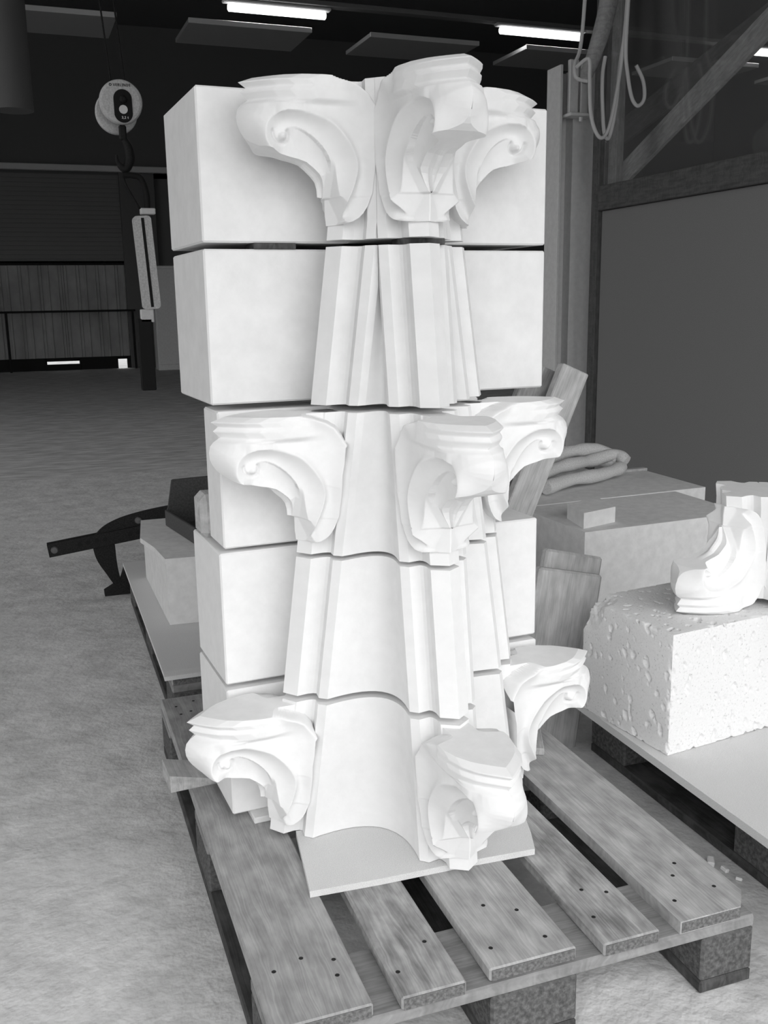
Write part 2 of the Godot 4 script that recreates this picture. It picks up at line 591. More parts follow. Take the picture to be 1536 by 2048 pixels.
# one tier of the stack: squared slab behind, carved pier in front, brackets on the odd tiers
func tier(label: String, y0: float, y1: float, u0: float, u1: float, deep: float, carved: bool, bm: ArrayMesh, stone: Material) -> void:
	var t := thing("carved_tier", label, "carved stone", stack_point(0, 0, y0), STACK_TURN, "tiers of the carved limestone stack")
	var st := begin()
	box_to(st, Vector3(u1 - u0, y1 - y0, deep), Vector3((u0 + u1) / 2, (y1 - y0) / 2, -deep / 2), .003)
	obj("squared_block", done(st), stone, t)
	obj("fluted_pier", pier_mesh(y0, y1 + .0), stone, t, Vector3(AXIS.x, 0, AXIS.y))
	if carved:
		var r := nose(y0)
		obj("scroll_bracket", bm, stone, t, Vector3(AXIS.x - r + .002, 0, AXIS.y), Vector3(0, PI, 0))
		obj("scroll_bracket", bm, stone, t, Vector3(AXIS.x, 0, AXIS.y + r), Vector3(0, -PI / 2, 0))
		obj("scroll_bracket", bm, stone, t, Vector3(AXIS.x + r + .005, 0, AXIS.y), Vector3.ZERO)

func _ready() -> void:
	# ---- camera
	var cam := Camera3D.new()
	cam.name = "camera"
	var pitch := 0.2139
	var yaw := 0.34108
	var roll := -0.016
	var fwd := Vector3(sin(yaw) * cos(pitch), -sin(pitch), -cos(yaw) * cos(pitch))
	var right := Vector3(cos(yaw), 0, sin(yaw))
	var up := right.cross(fwd)
	var r2 := right * cos(roll) + up * sin(roll)
	var u2 := up * cos(roll) - right * sin(roll)
	add_child(cam)
	cam.transform = Transform3D(Basis(r2, u2, -fwd), Vector3(-0.22469, 1.10264, 1.11793))
	cam.fov = rad_to_deg(2.0 * atan(1024.0 / 1938.21))
	cam.near = 0.05
	cam.far = 200.0
	# ---- sky, exposure
	var sky_m := ProceduralSkyMaterial.new()
	sky_m.sky_top_color = Color(1.0, 1.0, 1.0)
	sky_m.sky_horizon_color = Color(0.78, 0.78, 0.78)
	sky_m.sky_curve = 0.6
	sky_m.ground_horizon_color = Color(0.5, 0.5, 0.5)
	sky_m.ground_bottom_color = Color(0.4, 0.4, 0.4)
	sky_m.sky_energy_multiplier = 1.0
	var sky := Sky.new()
	sky.sky_material = sky_m
	var env := Environment.new()
	env.background_mode = Environment.BG_SKY
	env.sky = sky
	env.background_energy_multiplier = 3.75
	env.tonemap_mode = Environment.TONE_MAPPER_LINEAR
	env.tonemap_exposure = 1.0
	env.sdfgi_enabled = true
	env.ssao_enabled = true
	env.ssil_enabled = true
	var we := WorldEnvironment.new()
	we.environment = env
	add_child(we)

	make_materials()
	build_hall()
	build_stack()
	build_main_pallet()
	build_chips()
	build_left_side()
	build_right_side()
	build_partition()
	build_background()

# ---------------------------------------------------------------- setting
func build_hall() -> void:
	struct("floor", box(Vector3(22, .2, 7.5), .0), M.floor, Vector3(3, -.1, -1.8))
	struct("floor_001", box(Vector3(22, .19, 11.75), .0), M.floor_far, Vector3(3, -.101, -11.425))
	struct("ground_outside", box(Vector3(60, .2, 30), .0), M.yard, Vector3(0, -.12, 16.95))
	struct("ground_outside_001", box(Vector3(40, .2, 12), .0), M.yard, Vector3(0, -.15, -23.4))
	struct("ceiling", box(Vector3(22.4, .2, 20.6), .0), M.ceiling, Vector3(3, 5.9, -7.4))
	# left wall with a second doorway, also out of the picture
	struct("wall_left", box(Vector3(.2, 5.8, 3.0), .0), M.wall, Vector3(-8.1, 2.9, .3))
	struct("wall_left_001", box(Vector3(.2, 5.8, 9.0), .0), M.wall, Vector3(-8.1, 2.9, -13.0))
	struct("wall_left_002", box(Vector3(.2, 1.2, 7.4), .0), M.wall, Vector3(-8.1, 5.2, -4.8))
	struct("ground_outside_002", box(Vector3(25, .2, 26), .0), M.yard, Vector3(-20.5, -.12, -11))
	struct("wall_right", box(Vector3(.2, 5.8, 20.4), .0), M.wall, Vector3(14.1, 2.9, -7.4))
	# front wall with the wide doorway behind the photographer
	struct("wall_front", box(Vector3(5.2, 5.8, .2), .0), M.wall, Vector3(-5.4, 2.9, 1.8))
	struct("wall_front_001", box(Vector3(9.6, 5.8, .2), .0), M.wall, Vector3(9.2, 2.9, 1.8))
	struct("wall_front_002", box(Vector3(7.2, 2.5, .2), .0), M.wall, Vector3(.8, 4.55, 1.8))
	# back wall: above the doors, right of them
	struct("wall_back", box(Vector3(22, 2.5, .2), .0), M.wall, Vector3(3, 4.55, -17.4))
	struct("wall_back_001", box(Vector3(12.0, 3.5, .2), .0), M.wall, Vector3(8.0, 1.75, -17.4))
	struct("wall_back_002", box(Vector3(5.0, 3.5, .2), .0), M.wall, Vector3(-5.5, 1.75, -17.4))

func build_stack() -> void:
	var bm := bracket_mesh()
	tier("lowest carved white stone tier, its scroll brackets nearest the pallet boards", .157, .407, 0.0, .661, .23, true, bm, M.stone)
	tier("plain fluted white stone tier just above the lowest brackets", .4185, .667, 0.0, .658, .22, false, bm, M.stone)
	tier("middle carved white stone tier with brackets halfway up the stack", .675, .920, .009, .52, .105, true, bm, M.stone)
	tier("plain fluted white stone tier just under the topmost tier", .932, 1.193, 0.0, .664, .26, false, bm, M.dimmed_upper_stone)
	tier("topmost carved white stone tier with three scroll brackets", 1.2035, 1.449, 0.0, .664, .27, true, bm, M.dimmed_upper_stone)
	# packing between the tiers
	var shim := box(Vector3(.075, .0105, .05), .001)
	var k := 0
	for e in [[.125, 1.1983, "dark packing shim in the top joint at the left of the fluting"], [.33, 1.1983, "dark packing shim in the top joint below the front bracket"]]:
		var o := obj("packing_shim", shim, M.wood_dark, null, stack_point(e[0], -.025 if k == 0 else .14, e[1]), Vector3(0, STACK_TURN, 0))
		tag(o, e[2], "shim", "packing shims in the top joint")
		k += 1
	for e in [[.30, .10, .9263, .0125, "thin shim hidden in the joint under the second tier from the top"], [.30, .06, .671, .0078, "thin shim in the joint under the middle carved tier"], [.30, .08, .41275, .0113, "thin shim in the joint over the lowest carved tier"]]:
		var o := obj("joint_shim", box(Vector3(.05, e[3], .05), .0005), M.slab_stone, null, stack_point(e[0], e[1] - .1, e[2]), Vector3(0, STACK_TURN, 0))
		tag(o, e[4], "shim", "thin shims between the tiers")
	var wb := obj("wood_offcut", box(Vector3(.12, .085, .07), .012), M.plank, null, stack_point(.057, -.155, .7095), Vector3(0, STACK_TURN, 0))
	tag(wb, "rounded timber offcut lying behind the middle carved tier, on the tier below", "offcut")

# ---------------------------------------------------------------- pallets
func nail(parent: Node3D, x: float, y: float, z: float) -> void:
	obj("nail", M.nail_mesh, M.iron, parent, Vector3(x, y, z))

func pallet(label: String, at: Vector3, turn: float, nails: bool) -> Node3D:
	var t := thing("euro_pallet", label, "pallet", at, turn)
	# origin: front left corner on the floor, boards run to -z
	var xs := [[0.0, .145], [.186, .286], [.3275, .4725], [.514, .614], [.655, .8]]
	for k in 5:
		var w: float = xs[k][1] - xs[k][0]
		var cx: float = (xs[k][0] + xs[k][1]) / 2
		if k == 4:
			var o := obj("top_board", slab_prism(pv([xs[4][0], 0, xs[4][1] - .03, 0, xs[4][1], -.035, xs[4][1], -1.2, xs[4][0], -1.2]), .122, .144), M.wood[k], t)
			o.name = "top_board"
		else:
			obj("top_board", box(Vector3(w, .022, 1.2), .003), M.wood[k], t, Vector3(cx, .133, -.6 + [0.0, .004, -.006, .005][k]))
		var e1: float = xs[k][1] - (.03 if k == 4 else .003)
		obj("end_grain", box(Vector3(e1 - xs[k][0] - .003, .018, .002), .0005), M.end_grain, t, Vector3((e1 + xs[k][0] + .003) / 2, .1325, [0.0, .004, -.006, .005, 0.0][k]))
	for z in [-.0725, -.6, -1.1275]:
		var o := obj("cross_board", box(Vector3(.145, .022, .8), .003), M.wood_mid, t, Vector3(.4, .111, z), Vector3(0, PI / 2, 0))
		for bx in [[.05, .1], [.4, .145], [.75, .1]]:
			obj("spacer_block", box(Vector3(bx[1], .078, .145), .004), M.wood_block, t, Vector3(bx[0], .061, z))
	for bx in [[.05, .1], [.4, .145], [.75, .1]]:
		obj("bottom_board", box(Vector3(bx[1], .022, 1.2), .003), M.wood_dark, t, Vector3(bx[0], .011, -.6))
	if nails:
		for e in [[.075, -.13], [.115, -.075], [.03, -.115], [.12, -.11], [.2, -.05], [.262, -.1], [.35, -.05], [.43, -.12], [.385, -.15], [.44, -.045], [.535, -.06], [.59, -.11], [.555, -.13], [.68, -.05], [.72, -.11], [.765, -.06], [.745, -.14], [.07, -.63], [.11, -.58], [.03, -1.14], [.06, -1.1], [.035, -1.09], [.075, -1.16]]:
			nail(t, e[0], .1435, e[1])
	return t

func build_main_pallet() -> void:
	var st := begin()
	lathe_to(st, [Vector2(0, .0012), Vector2(.003, .001), Vector2(.0042, 0), Vector2(.0042, -.006)], 10)
	M.nail_mesh = done(st)
	pallet("dusty wooden pallet under the carved stack, its board ends nearest the camera", Vector3.ZERO, 0.0, true)
	# felt mat under the front of the pier
	var mt := obj("felt_mat", mat_mesh(pv([.154, -.46, .128, -.27, .25, -.262, .40, -.258, .533, -.250, .552, -.30, .57, -.36, .60, -.46]), .0, .0115), M.felt, null, Vector3(0, .1445, 0))
	tag(mt, "grey felt mat on the pallet boards under the front of the carved stack", "mat")
	var wd := obj("wood_wedge", prism(pv([0, 0, .105, 0, .105, .008, 0, .036]), -.042, .042), M.pale_wood, null, Vector3(-.042, .1445, -.752), Vector3(0, .06, 0))
	tag(wd, "pale wooden wedge sticking out over the left edge of the pallet", "wedge")
	var sp := obj("stone_spacer", box(Vector3(.11, .0125, .07), .002), M.slab_stone, null, Vector3(.145, .1506, -.567), Vector3(0, .05, 0))
	tag(sp, "small flat stone spacer under the lowest tier beside the left bracket foot", "spacer")
	var sl := obj("wood_offcut", box(Vector3(.055, .016, .16), .002), M.pale_wood, null, Vector3(.742, .1522, -.665), Vector3(0, -.42, 0))
	tag(sl, "short flat wooden offcut on the pallet boards under the right bracket", "offcut")
	for e in [[.35, -.66, "hidden stone spacer under the middle of the lowest tier"], [.62, -.66, "stone spacer under the right end of the lowest tier"]]:
		var o := obj("stone_spacer", box(Vector3(.09, .0125, .07), .002), M.slab_stone, null, Vector3(e[0], .1506, e[1]), Vector3(0, .05, 0))
		tag(o, e[2], "spacer")

func build_chips() -> void:
	var words := ["beside the pallet corner board", "under the edge of the right mat", "nearest the camera by the right mat", "flat one by the right mat"]
	var k := 0
	for e in [[.93, -.42, .011], [.955, -.30, .014], [.965, -.27, .010], [.97, -.235, .008]]:
		var st := begin()
		box_to(st, Vector3(e[2] * 1.6, e[2] * .8, e[2]), Vector3.ZERO, e[2] * .16)
		tag(obj("stone_chip", done(st), M.stone, null, Vector3(e[0], e[2] * .45, e[1]), Vector3(.1 * k, .7 * k + .3, .12)), "small white stone chip on the floor " + words[k], "stone chip", "stone chips on the floor")
		k += 1

func mat_mesh(plan: PackedVector2Array, y0: float, y1: float) -> ArrayMesh:
	return slab_prism(plan, y0, y1)

# a bent sheet: stations of Vector2(distance, height) running along one axis, extruded along the other
func draped(profile: Array, z0: float, z1: float, thick: float) -> ArrayMesh:
	var poly := PackedVector2Array()
	for p in profile: poly.append(p)
	for k in range(profile.size() - 1, -1, -1):
		var d: Vector2 = (profile[mini(k + 1, profile.size() - 1)] - profile[maxi(k - 1, 0)]).normalized()
		poly.append(profile[k] + Vector2(d.y, -d.x) * thick)
	return prism(poly, z0, z1)

func build_left_side() -> void:
	pallet("dark wooden pallet behind the carved stack, under the left grey mat", Vector3(.045, 0, -1.33), 0.0, false)
	var mt := obj("felt_mat", draped([Vector2(-1.21, .1615), Vector2(-.6, .1615), Vector2(-.1, .1612), Vector2(-.03, .1605), Vector2(.0, .157)], -.8, .02, .012), M.felt, null, Vector3(.045, 0, -1.312), Vector3(0, -PI / 2, 0))
	mt.rotation = Vector3(0, -PI / 2, 0)
	tag(mt, "grey felt mat hanging over the front of the pallet behind the stack", "mat")
	# small stone block with an overhanging top
	var b := thing("stone_block", "pale stone block with overhanging top edge, behind the stack on the left", "stone", Vector3(0, .162, 0))
	obj("body", slab_prism(pv([.093, -1.716, .50, -1.69, .50, -2.28, .085, -2.28]), 0.0, .19), M.slab_stone, b)
	obj("lip", slab_prism(pv([.091, -1.714, .502, -1.688, .502, -2.285, .08, -2.285, .05, -2.02, .078, -1.87]), .19, .206), M.slab_stone, b)
	# open fronted plastic bin
	var bin := thing("storage_bin", "dark plastic open-fronted storage bin on top of the left stone block", "bin", Vector3(.33, .3685, -2.02), -1.41)
	var wdt := .34
	var dep := .30
	var hh := .155
	obj("base", box(Vector3(wdt, .006, dep), .001), M.plastic, bin, Vector3(0, .003, 0))
	for s in [-1.0, 1.0]:
		obj("side_wall", prism(pv([-dep / 2, 0, dep / 2, 0, dep / 2, .05, dep / 2 - .006, .062, dep / 2 - .024, hh, -dep / 2, hh]), -.004, .004, Transform3D(Basis(Vector3(0, 0, 1), Vector3(0, 1, 0), Vector3(-1, 0, 0)), Vector3(s * (wdt / 2 - .004), 0, 0))), M.plastic, bin)
		obj("top_rim", box(Vector3(.014, .01, dep - .03), .002), M.plastic, bin, Vector3(s * (wdt / 2), hh - .004, -.012))
	obj("back_wall", box(Vector3(wdt, hh, .007), .002), M.plastic, bin, Vector3(0, hh / 2, -dep / 2))
	obj("front_lip", box(Vector3(wdt, .055, .009), .002), M.plastic, bin, Vector3(0, .0275, dep / 2))
	# lifting tongs
	var c := thing("lifting_tongs", "black iron lifting tongs with drilled bar and curved claw, lying behind the left mat", "tongs", Vector3(0, 0, -2.68))
	for z in [-.014, .014]:
		var st := begin()
		bar_to(st, Vector3(-.235, .198, z), Vector3(.30, .262, z), .052, .008, Vector3(-.12, 1, 0), .001)
		obj("drilled_bar", done(st), M.iron, c)
	var toward := Basis(Vector3(1, 0, 0), Vector3(0, 0, 1), Vector3(0, -1, 0))
	var hole := lathe([Vector2(0, .0), Vector2(.0085, .0), Vector2(.0085, -.004)], 12, Transform3D(toward, Vector3.ZERO))
	for x in [-.12, -.088, -.056, -.024, .07, .1, .128]:
		obj("bolt_hole", hole, M.black, c, Vector3(x, .2 + (x + .235) * .12, .0195))
	var head := lathe([Vector2(0, .01), Vector2(.011, .008), Vector2(.014, 0)], 14, Transform3D(toward, Vector3.ZERO))
	obj("bolt_head", head, M.dull_iron, c, Vector3(-.212, .2, .018))
	obj("bolt_head", head, M.dull_iron, c, Vector3(.105, .285, .009))
	# curved upper arm and claw as one flat plate
	obj("claw_arm", prism(curve([.36, .275, .23, .250, .10, .232, .02, .222, .012, .17, .016, .10, .022, .045, .0, .035, -.03, .085, -.055, .13, -.068, .17, -.07, .215, -.055, .245, -.02, .275, .04, .300, .12, .318, .22, .332, .36, .345, .36, .275], 4), -.008, .008), M.iron, c)
	obj("claw_foot", prism(pv([-.042, .0, .055, .0, .062, .02, .05, .11, .043, .115, .02, .05, -.042, .016]), -.02, .03), M.iron, c)

func rough_block_mesh(sz: Vector3) -> ArrayMesh:
	var n := FastNoiseLite.new()
	n.seed = 5
	n.frequency = 28.0
	n.fractal_octaves = 3
	var pit := FastNoiseLite.new()
	pit.seed = 9
	pit.frequency = 38.0
	pit.fractal_octaves = 2
	var st := SurfaceTool.new()
	st.begin(Mesh.PRIMITIVE_TRIANGLES)
	var h := sz / 2
	var bump := func(p: Vector3, o: Vector3) -> Vector3:
		var q := p
		var d := [h.x - absf(p.x), h.y - absf(p.y), h.z - absf(p.z)]
		d.sort()
		# edges worn back irregularly
		var near: float = maxf(0.0, 1.0 - d[1] / .010) * (0.0012 + maxf(0.0, n.get_noise_3dv(p) - .1) * .012)
		# the broken corner at the far left of the top
		var dc := p.distance_to(Vector3(-h.x, h.y, -h.z))
		if dc < .075:
			near += (.075 - dc) * (.38 + .25 * n.get_noise_3dv(p * .8))
		q -= p.sign() * near * .6
		# small chisel pits
		var k := pit.get_noise_3dv(p * Vector3(1.0, .6, 1.0))
		q -= o * clampf((k - .42) * .06, 0.0, .006)
		return q
	for ax in 3:
		var a1 := (ax + 1) % 3
		var a2 := (ax + 2) % 3
		var n1 := int(sz[a1] / .003)
		var n2 := int(sz[a2] / .003)
		for s in [-1.0, 1.0]:
			var o := Vector3.ZERO
			o[ax] = s
			if (ax == 1 and s < 0) or (ax == 0 and s > 0) or (ax == 2 and s < 0):
				n1 = int(sz[a1] / .03)
				n2 = int(sz[a2] / .03)
			else:
				n1 = int(sz[a1] / .003)
				n2 = int(sz[a2] / .003)
			var g := []
			for i in n1 + 1:
				var row := PackedVector3Array()
				for j in n2 + 1:
					var p := Vector3.ZERO
					p[ax] = s * h[ax]
					p[a1] = lerpf(-h[a1], h[a1], float(i) / n1)
					p[a2] = lerpf(-h[a2], h[a2], float(j) / n2)
					row.append(bump.call(p, o))
				g.append(row)
			st.set_smooth_group(ax * 2 + (1 if s > 0 else 0) + 1)
			for i in n1:
				for j in n2:
					if s > 0:
						for v in [g[i][j], g[i][j + 1], g[i + 1][j], g[i + 1][j], g[i][j + 1], g[i + 1][j + 1]]: st.add_vertex(v)
					else:
						for v in [g[i][j], g[i + 1][j], g[i][j + 1], g[i + 1][j], g[i + 1][j + 1], g[i][j + 1]]: st.add_vertex(v)
	return done(st)

func build_right_side() -> void:
	pallet("dark wooden pallet under the rough stone block on the right", Vector3(1.0, 0, .38), 0.0, false)
	# mat under the rough block: curls up at its back left corner
	var prof := [Vector2(-.42, .1622), Vector2(-.2, .1622), Vector2(.25, .1622), Vector2(.52, .1622), Vector2(.585, .1622), Vector2(.61, .1622)]
	var mt := obj("felt_mat", draped(prof, .0, .87, .0175), M.felt, null, Vector3(.925, 0, -.2), Vector3(0, PI / 2, 0))
	tag(mt, "thick grey felt mat under the rough stone block on the right pallet", "mat")
	var rb := obj("rough_stone_block", rough_block_mesh(Vector3(.56, .267, .29)), M.rough_stone, null, Vector3(1.215, .2958, -.63), Vector3(0, .12, 0))
	tag(rb, "rough pitted stone block with a chipped corner on the right mat", "stone")
	# carved fragment lying upside down
	var f := thing("carved_fragment", "carved scroll fragment lying upside down on the rough stone block", "carved stone", Vector3(1.24, .431, -.60), 0.0)
	var bm := bracket_mesh(90)
	var holder := Vector3(PI, .35, 0)
	var fb := Basis(Vector3.UP, .22) * Basis(Vector3.RIGHT, PI)
	var top := .245
	var e1 := obj("scroll_bracket", bm, M.stone, f)
	e1.transform = Transform3D(fb * Basis(Vector3.UP, PI), Vector3(0, top, 0) + fb * Vector3(-.07, 0, 0))
	var e2 := obj("pier_stub", pier_mesh(1.2, 1.43), M.stone, f)
	e2.transform = Transform3D(fb, Vector3(0, top, 0) + fb * Vector3(.06, 0, 0))
	var e3 := obj("scroll_bracket", bm, M.stone, f)
	e3.transform = Transform3D(fb * Basis(Vector3.UP, PI / 2), Vector3(0, top, 0) + fb * Vector3(.06, 0, -.13))
	# the two large sawn blocks behind
	pallet("dark wooden pallet under the two large sawn blocks at the right", Vector3(1.36, 0, -1.42), 0.0, false)
	var b1 := obj("sawn_block", slab_prism(pv([1.323, -1.401, 1.95, -1.437, 1.965, -1.83, 1.31, -1.80]), .0, .256), M.slab_stone, null, Vector3(0, .1445, 0))
	tag(b1, "large smooth sawn stone block carrying a small offcut", "stone")
	var b2 := obj("sawn_block", slab_prism(pv([1.36, -1.806, 2.11, -1.845, 2.12, -2.27, 1.38, -2.24]), .0, .258), M.slab_stone, null, Vector3(0, .1445, 0))
	tag(b2, "large smooth sawn stone block carrying the coiled pale slings", "stone")
	var oc := obj("stone_offcut", slab_prism(pv([1.343, -1.443, 1.485, -1.487, 1.515, -1.64, 1.372, -1.593]), .0, .05), M.slab_stone, null, Vector3(0, .4005, 0))
	tag(oc, "small flat stone offcut on the front sawn block", "offcut")
	var sl := obj("wood_strip", box(Vector3(.03, .012, .24), .002), M.plank, null, Vector3(2.0, .4087, -2.245), Vector3(0, PI / 2, 0))
	tag(sl, "thin wooden strip on the rear sawn block behind the slings", "wood strip")
	# folded lifting slings
	var sg := thing("lifting_sling", "pale padded lifting slings folded on the rear sawn block", "sling", Vector3(0, .412, 0))
	for e in [[[1.48, .022, -1.93], [1.62, .03, -2.0], [1.78, .026, -2.06], [1.90, .03, -2.12], [1.96, .03, -2.19], [1.90, .05, -2.235]], [[1.47, .05, -2.0], [1.6, .06, -2.08], [1.72, .065, -2.13], [1.83, .06, -2.19], [1.94, .075, -2.2], [1.97, .05, -2.16]], [[1.48, .03, -2.08], [1.6, .075, -2.15], [1.7, .095, -2.2], [1.8, .10, -2.22], [1.9, .09, -2.24], [1.95, .05, -2.2]], [[1.50, .03, -2.16], [1.62, .07, -2.22], [1.74, .09, -2.25], [1.86, .06, -2.26]]]:
		var pts := []
		for p in e: pts.append(Vector3(p[0], p[1], p[2]))
		var path := smooth_path(pts, 8)
		var rr := []
		for k in path.size(): rr.append(.025 + .002 * sin(k * .55) + .001 * sin(k * 1.1))
		obj("strand", tube(path, rr, 12), M.sling, sg)
	# boards standing and leaning between the stack and the blocks
	var sd := Vector3(1, 0, 0)
	tag(bar("standing_board", Vector3(.885, .0, -.868), Vector3(.985, .44, -.925), .18, .04, sd, M.plank, .006), "thick worn board standing beside the rough block, the shorter in front", "board")
	tag(bar("standing_board", Vector3(.915, .0, -.917), Vector3(1.03, .468, -.98), .165, .03, sd, M.plank, .006), "worn cracked board standing just behind the shorter one by the rough block", "board")
	tag(bar("leaning_plank", Vector3(.755, .146, -1.1), Vector3(1.09, .925, -1.1), .082, .03, sd, M.plank), "pale sawn plank leaning to the right behind the carved stack", "plank")
	tag(bar("leaning_plank", Vector3(.70, .146, -1.16), Vector3(1.03, .93, -1.16), .09, .03, sd, M.wood[1]), "darker plank leaning just behind the pale one at the stack", "plank")

# ---------------------------------------------------------------- partition on the right
func build_partition() -> void:
	var X := 3.17
	# plywood lower wall, sill rail, posts, pane
	var w := Node3D.new()
	w.name = "wall_right_001"
	w.set_meta("kind", "structure")
	add_child(w)
	obj("plywood_panel", box(Vector3(.03, 1.63, 4.6), .001), M.panel, w, Vector3(X + .03, .815, -2.04))
	obj("sill_rail", box(Vector3(.078, .146, 4.62), .004), M.frame, w, Vector3(X + .02, 1.705, -2.03))
	obj("corner_post", box(Vector3(.07, .078, 3.6), .004), M.frame, w, Vector3(X + .02, 1.8, -4.385), Vector3(PI / 2, 0, 0))
	obj("window_post", box(Vector3(.05, .095, 1.8), .004), M.post, w, Vector3(X + .074, 2.68, -4.30), Vector3(PI / 2, 0, 0))
	obj("head_rail", box(Vector3(.07, .1, 4.6), .004), M.frame, w, Vector3(X + .02, 3.62, -2.04))
	struct("window_1", box(Vector3(.006, 1.79, 4.3), .0), M.glass, Vector3(X + .02, 2.675, -2.19))
	# braces inside
	tag(bar("brace_plank", Vector3(3.538, 1.784, -4.90), Vector3(3.538, 2.94, -2.375), .14, .03, Vector3(0, 1, 0), M.pale_wood), "pale diagonal plank behind the window pane, the lower one", "plank")
	tag(bar("brace_plank", Vector3(3.644, 2.153, -5.0), Vector3(3.644, 2.84, -2.375), .16, .03, Vector3(0, 1, 0), M.frame), "dark diagonal plank behind the window pane, above the pale one", "plank")
	# steel column with bracket
	var c := thing("steel_column", "grey steel column at the corner of the partition with a bracket on top", "column", Vector3(3.126, 0, -4.70))
	obj("flange", box(Vector3(.019, 2.525, .17), .002), M.steel, c, Vector3(-.101, 1.2625, .02))
	obj("web", box(Vector3(.106, 2.5, .012), .001), M.steel, c, Vector3(-.048, 1.25, -.02))
	obj("channel", box(Vector3(.159, 2.51, .106), .003), M.steel, c, Vector3(.085, 1.255, .02))
	obj("bracket_plate", box(Vector3(.064, .32, .032), .004), M.steel, c, Vector3(-.021, 2.396, .106))
	obj("bracket_plate", box(Vector3(.053, .32, .032), .004), M.steel, c, Vector3(.053, 2.374, .106))
	obj("base_plate", box(Vector3(.17, .019, .106), .003), M.steel, c, Vector3(.01, 2.226, .127))
	obj("bolt", lathe([Vector2(0, .01), Vector2(.012, .01), Vector2(.012, -.02)], 6), M.steel, c, Vector3(.021, 2.21, .138))
	# wooden pole
	var path := [Vector3(3.08, 3.25, -4.05), Vector3(3.0, 2.72, -4.05), Vector3(2.93, 2.48, -4.05), Vector3(2.88, 2.36, -4.05), Vector3(2.865, 2.3, -4.05)]
	tag(obj("wooden_pole", tube(smooth_path(path, 5), [.055, .055, .055, .055, .055, .052, .05, .05, .048, .046, .044, .043, .042, .041, .04, .038, .036, .033, .03, .025, .02], 12), M.post), "tapering wooden pole tied to the head of the steel column", "pole")
	# ropes
	var r := thing("rope", "pale rope looped over the column head and hanging down", "rope")
	for e in [[[2.83, 3.2, -3.95], [2.81, 2.7, -3.95], [2.79, 2.46, -3.95], [2.74, 2.36, -3.92], [2.74, 2.29, -3.9], [2.80, 2.27, -3.88]], [[2.735, 2.34, -3.9], [2.79, 2.38, -3.86], [2.80, 2.28, -3.86], [2.81, 2.12, -3.86], [2.84, 2.02, -3.86], [2.885, 1.975, -3.86], [2.93, 2.03, -3.86], [2.97, 2.2, -3.86], [3.0, 2.4, -3.86], [3.03, 2.7, -3.86], [3.06, 3.2, -3.86]], [[2.90, 2.4, -3.87], [2.88, 2.3, -3.86], [2.885, 2.15, -3.86], [2.91, 2.0, -3.87], [2.95, 1.99, -3.88], [2.985, 2.15, -3.88], [3.0, 2.35, -3.88], [3.03, 2.6, -3.88], [3.05, 3.2, -3.88]], [[3.02, 2.8, -3.84], [3.01, 2.45, -3.84], [3.03, 2.3, -3.84], [3.06, 2.19, -3.84], [3.1, 2.15, -3.84], [3.14, 2.19, -3.84], [3.13, 2.28, -3.84], [3.08, 2.36, -3.84]]]:
		var pts := []
		for p in e: pts.append(Vector3(p[0] - .02, p[1], p[2]))
		obj("strand", tube(smooth_path(pts, 6), .0105, 8), M.rope, r)

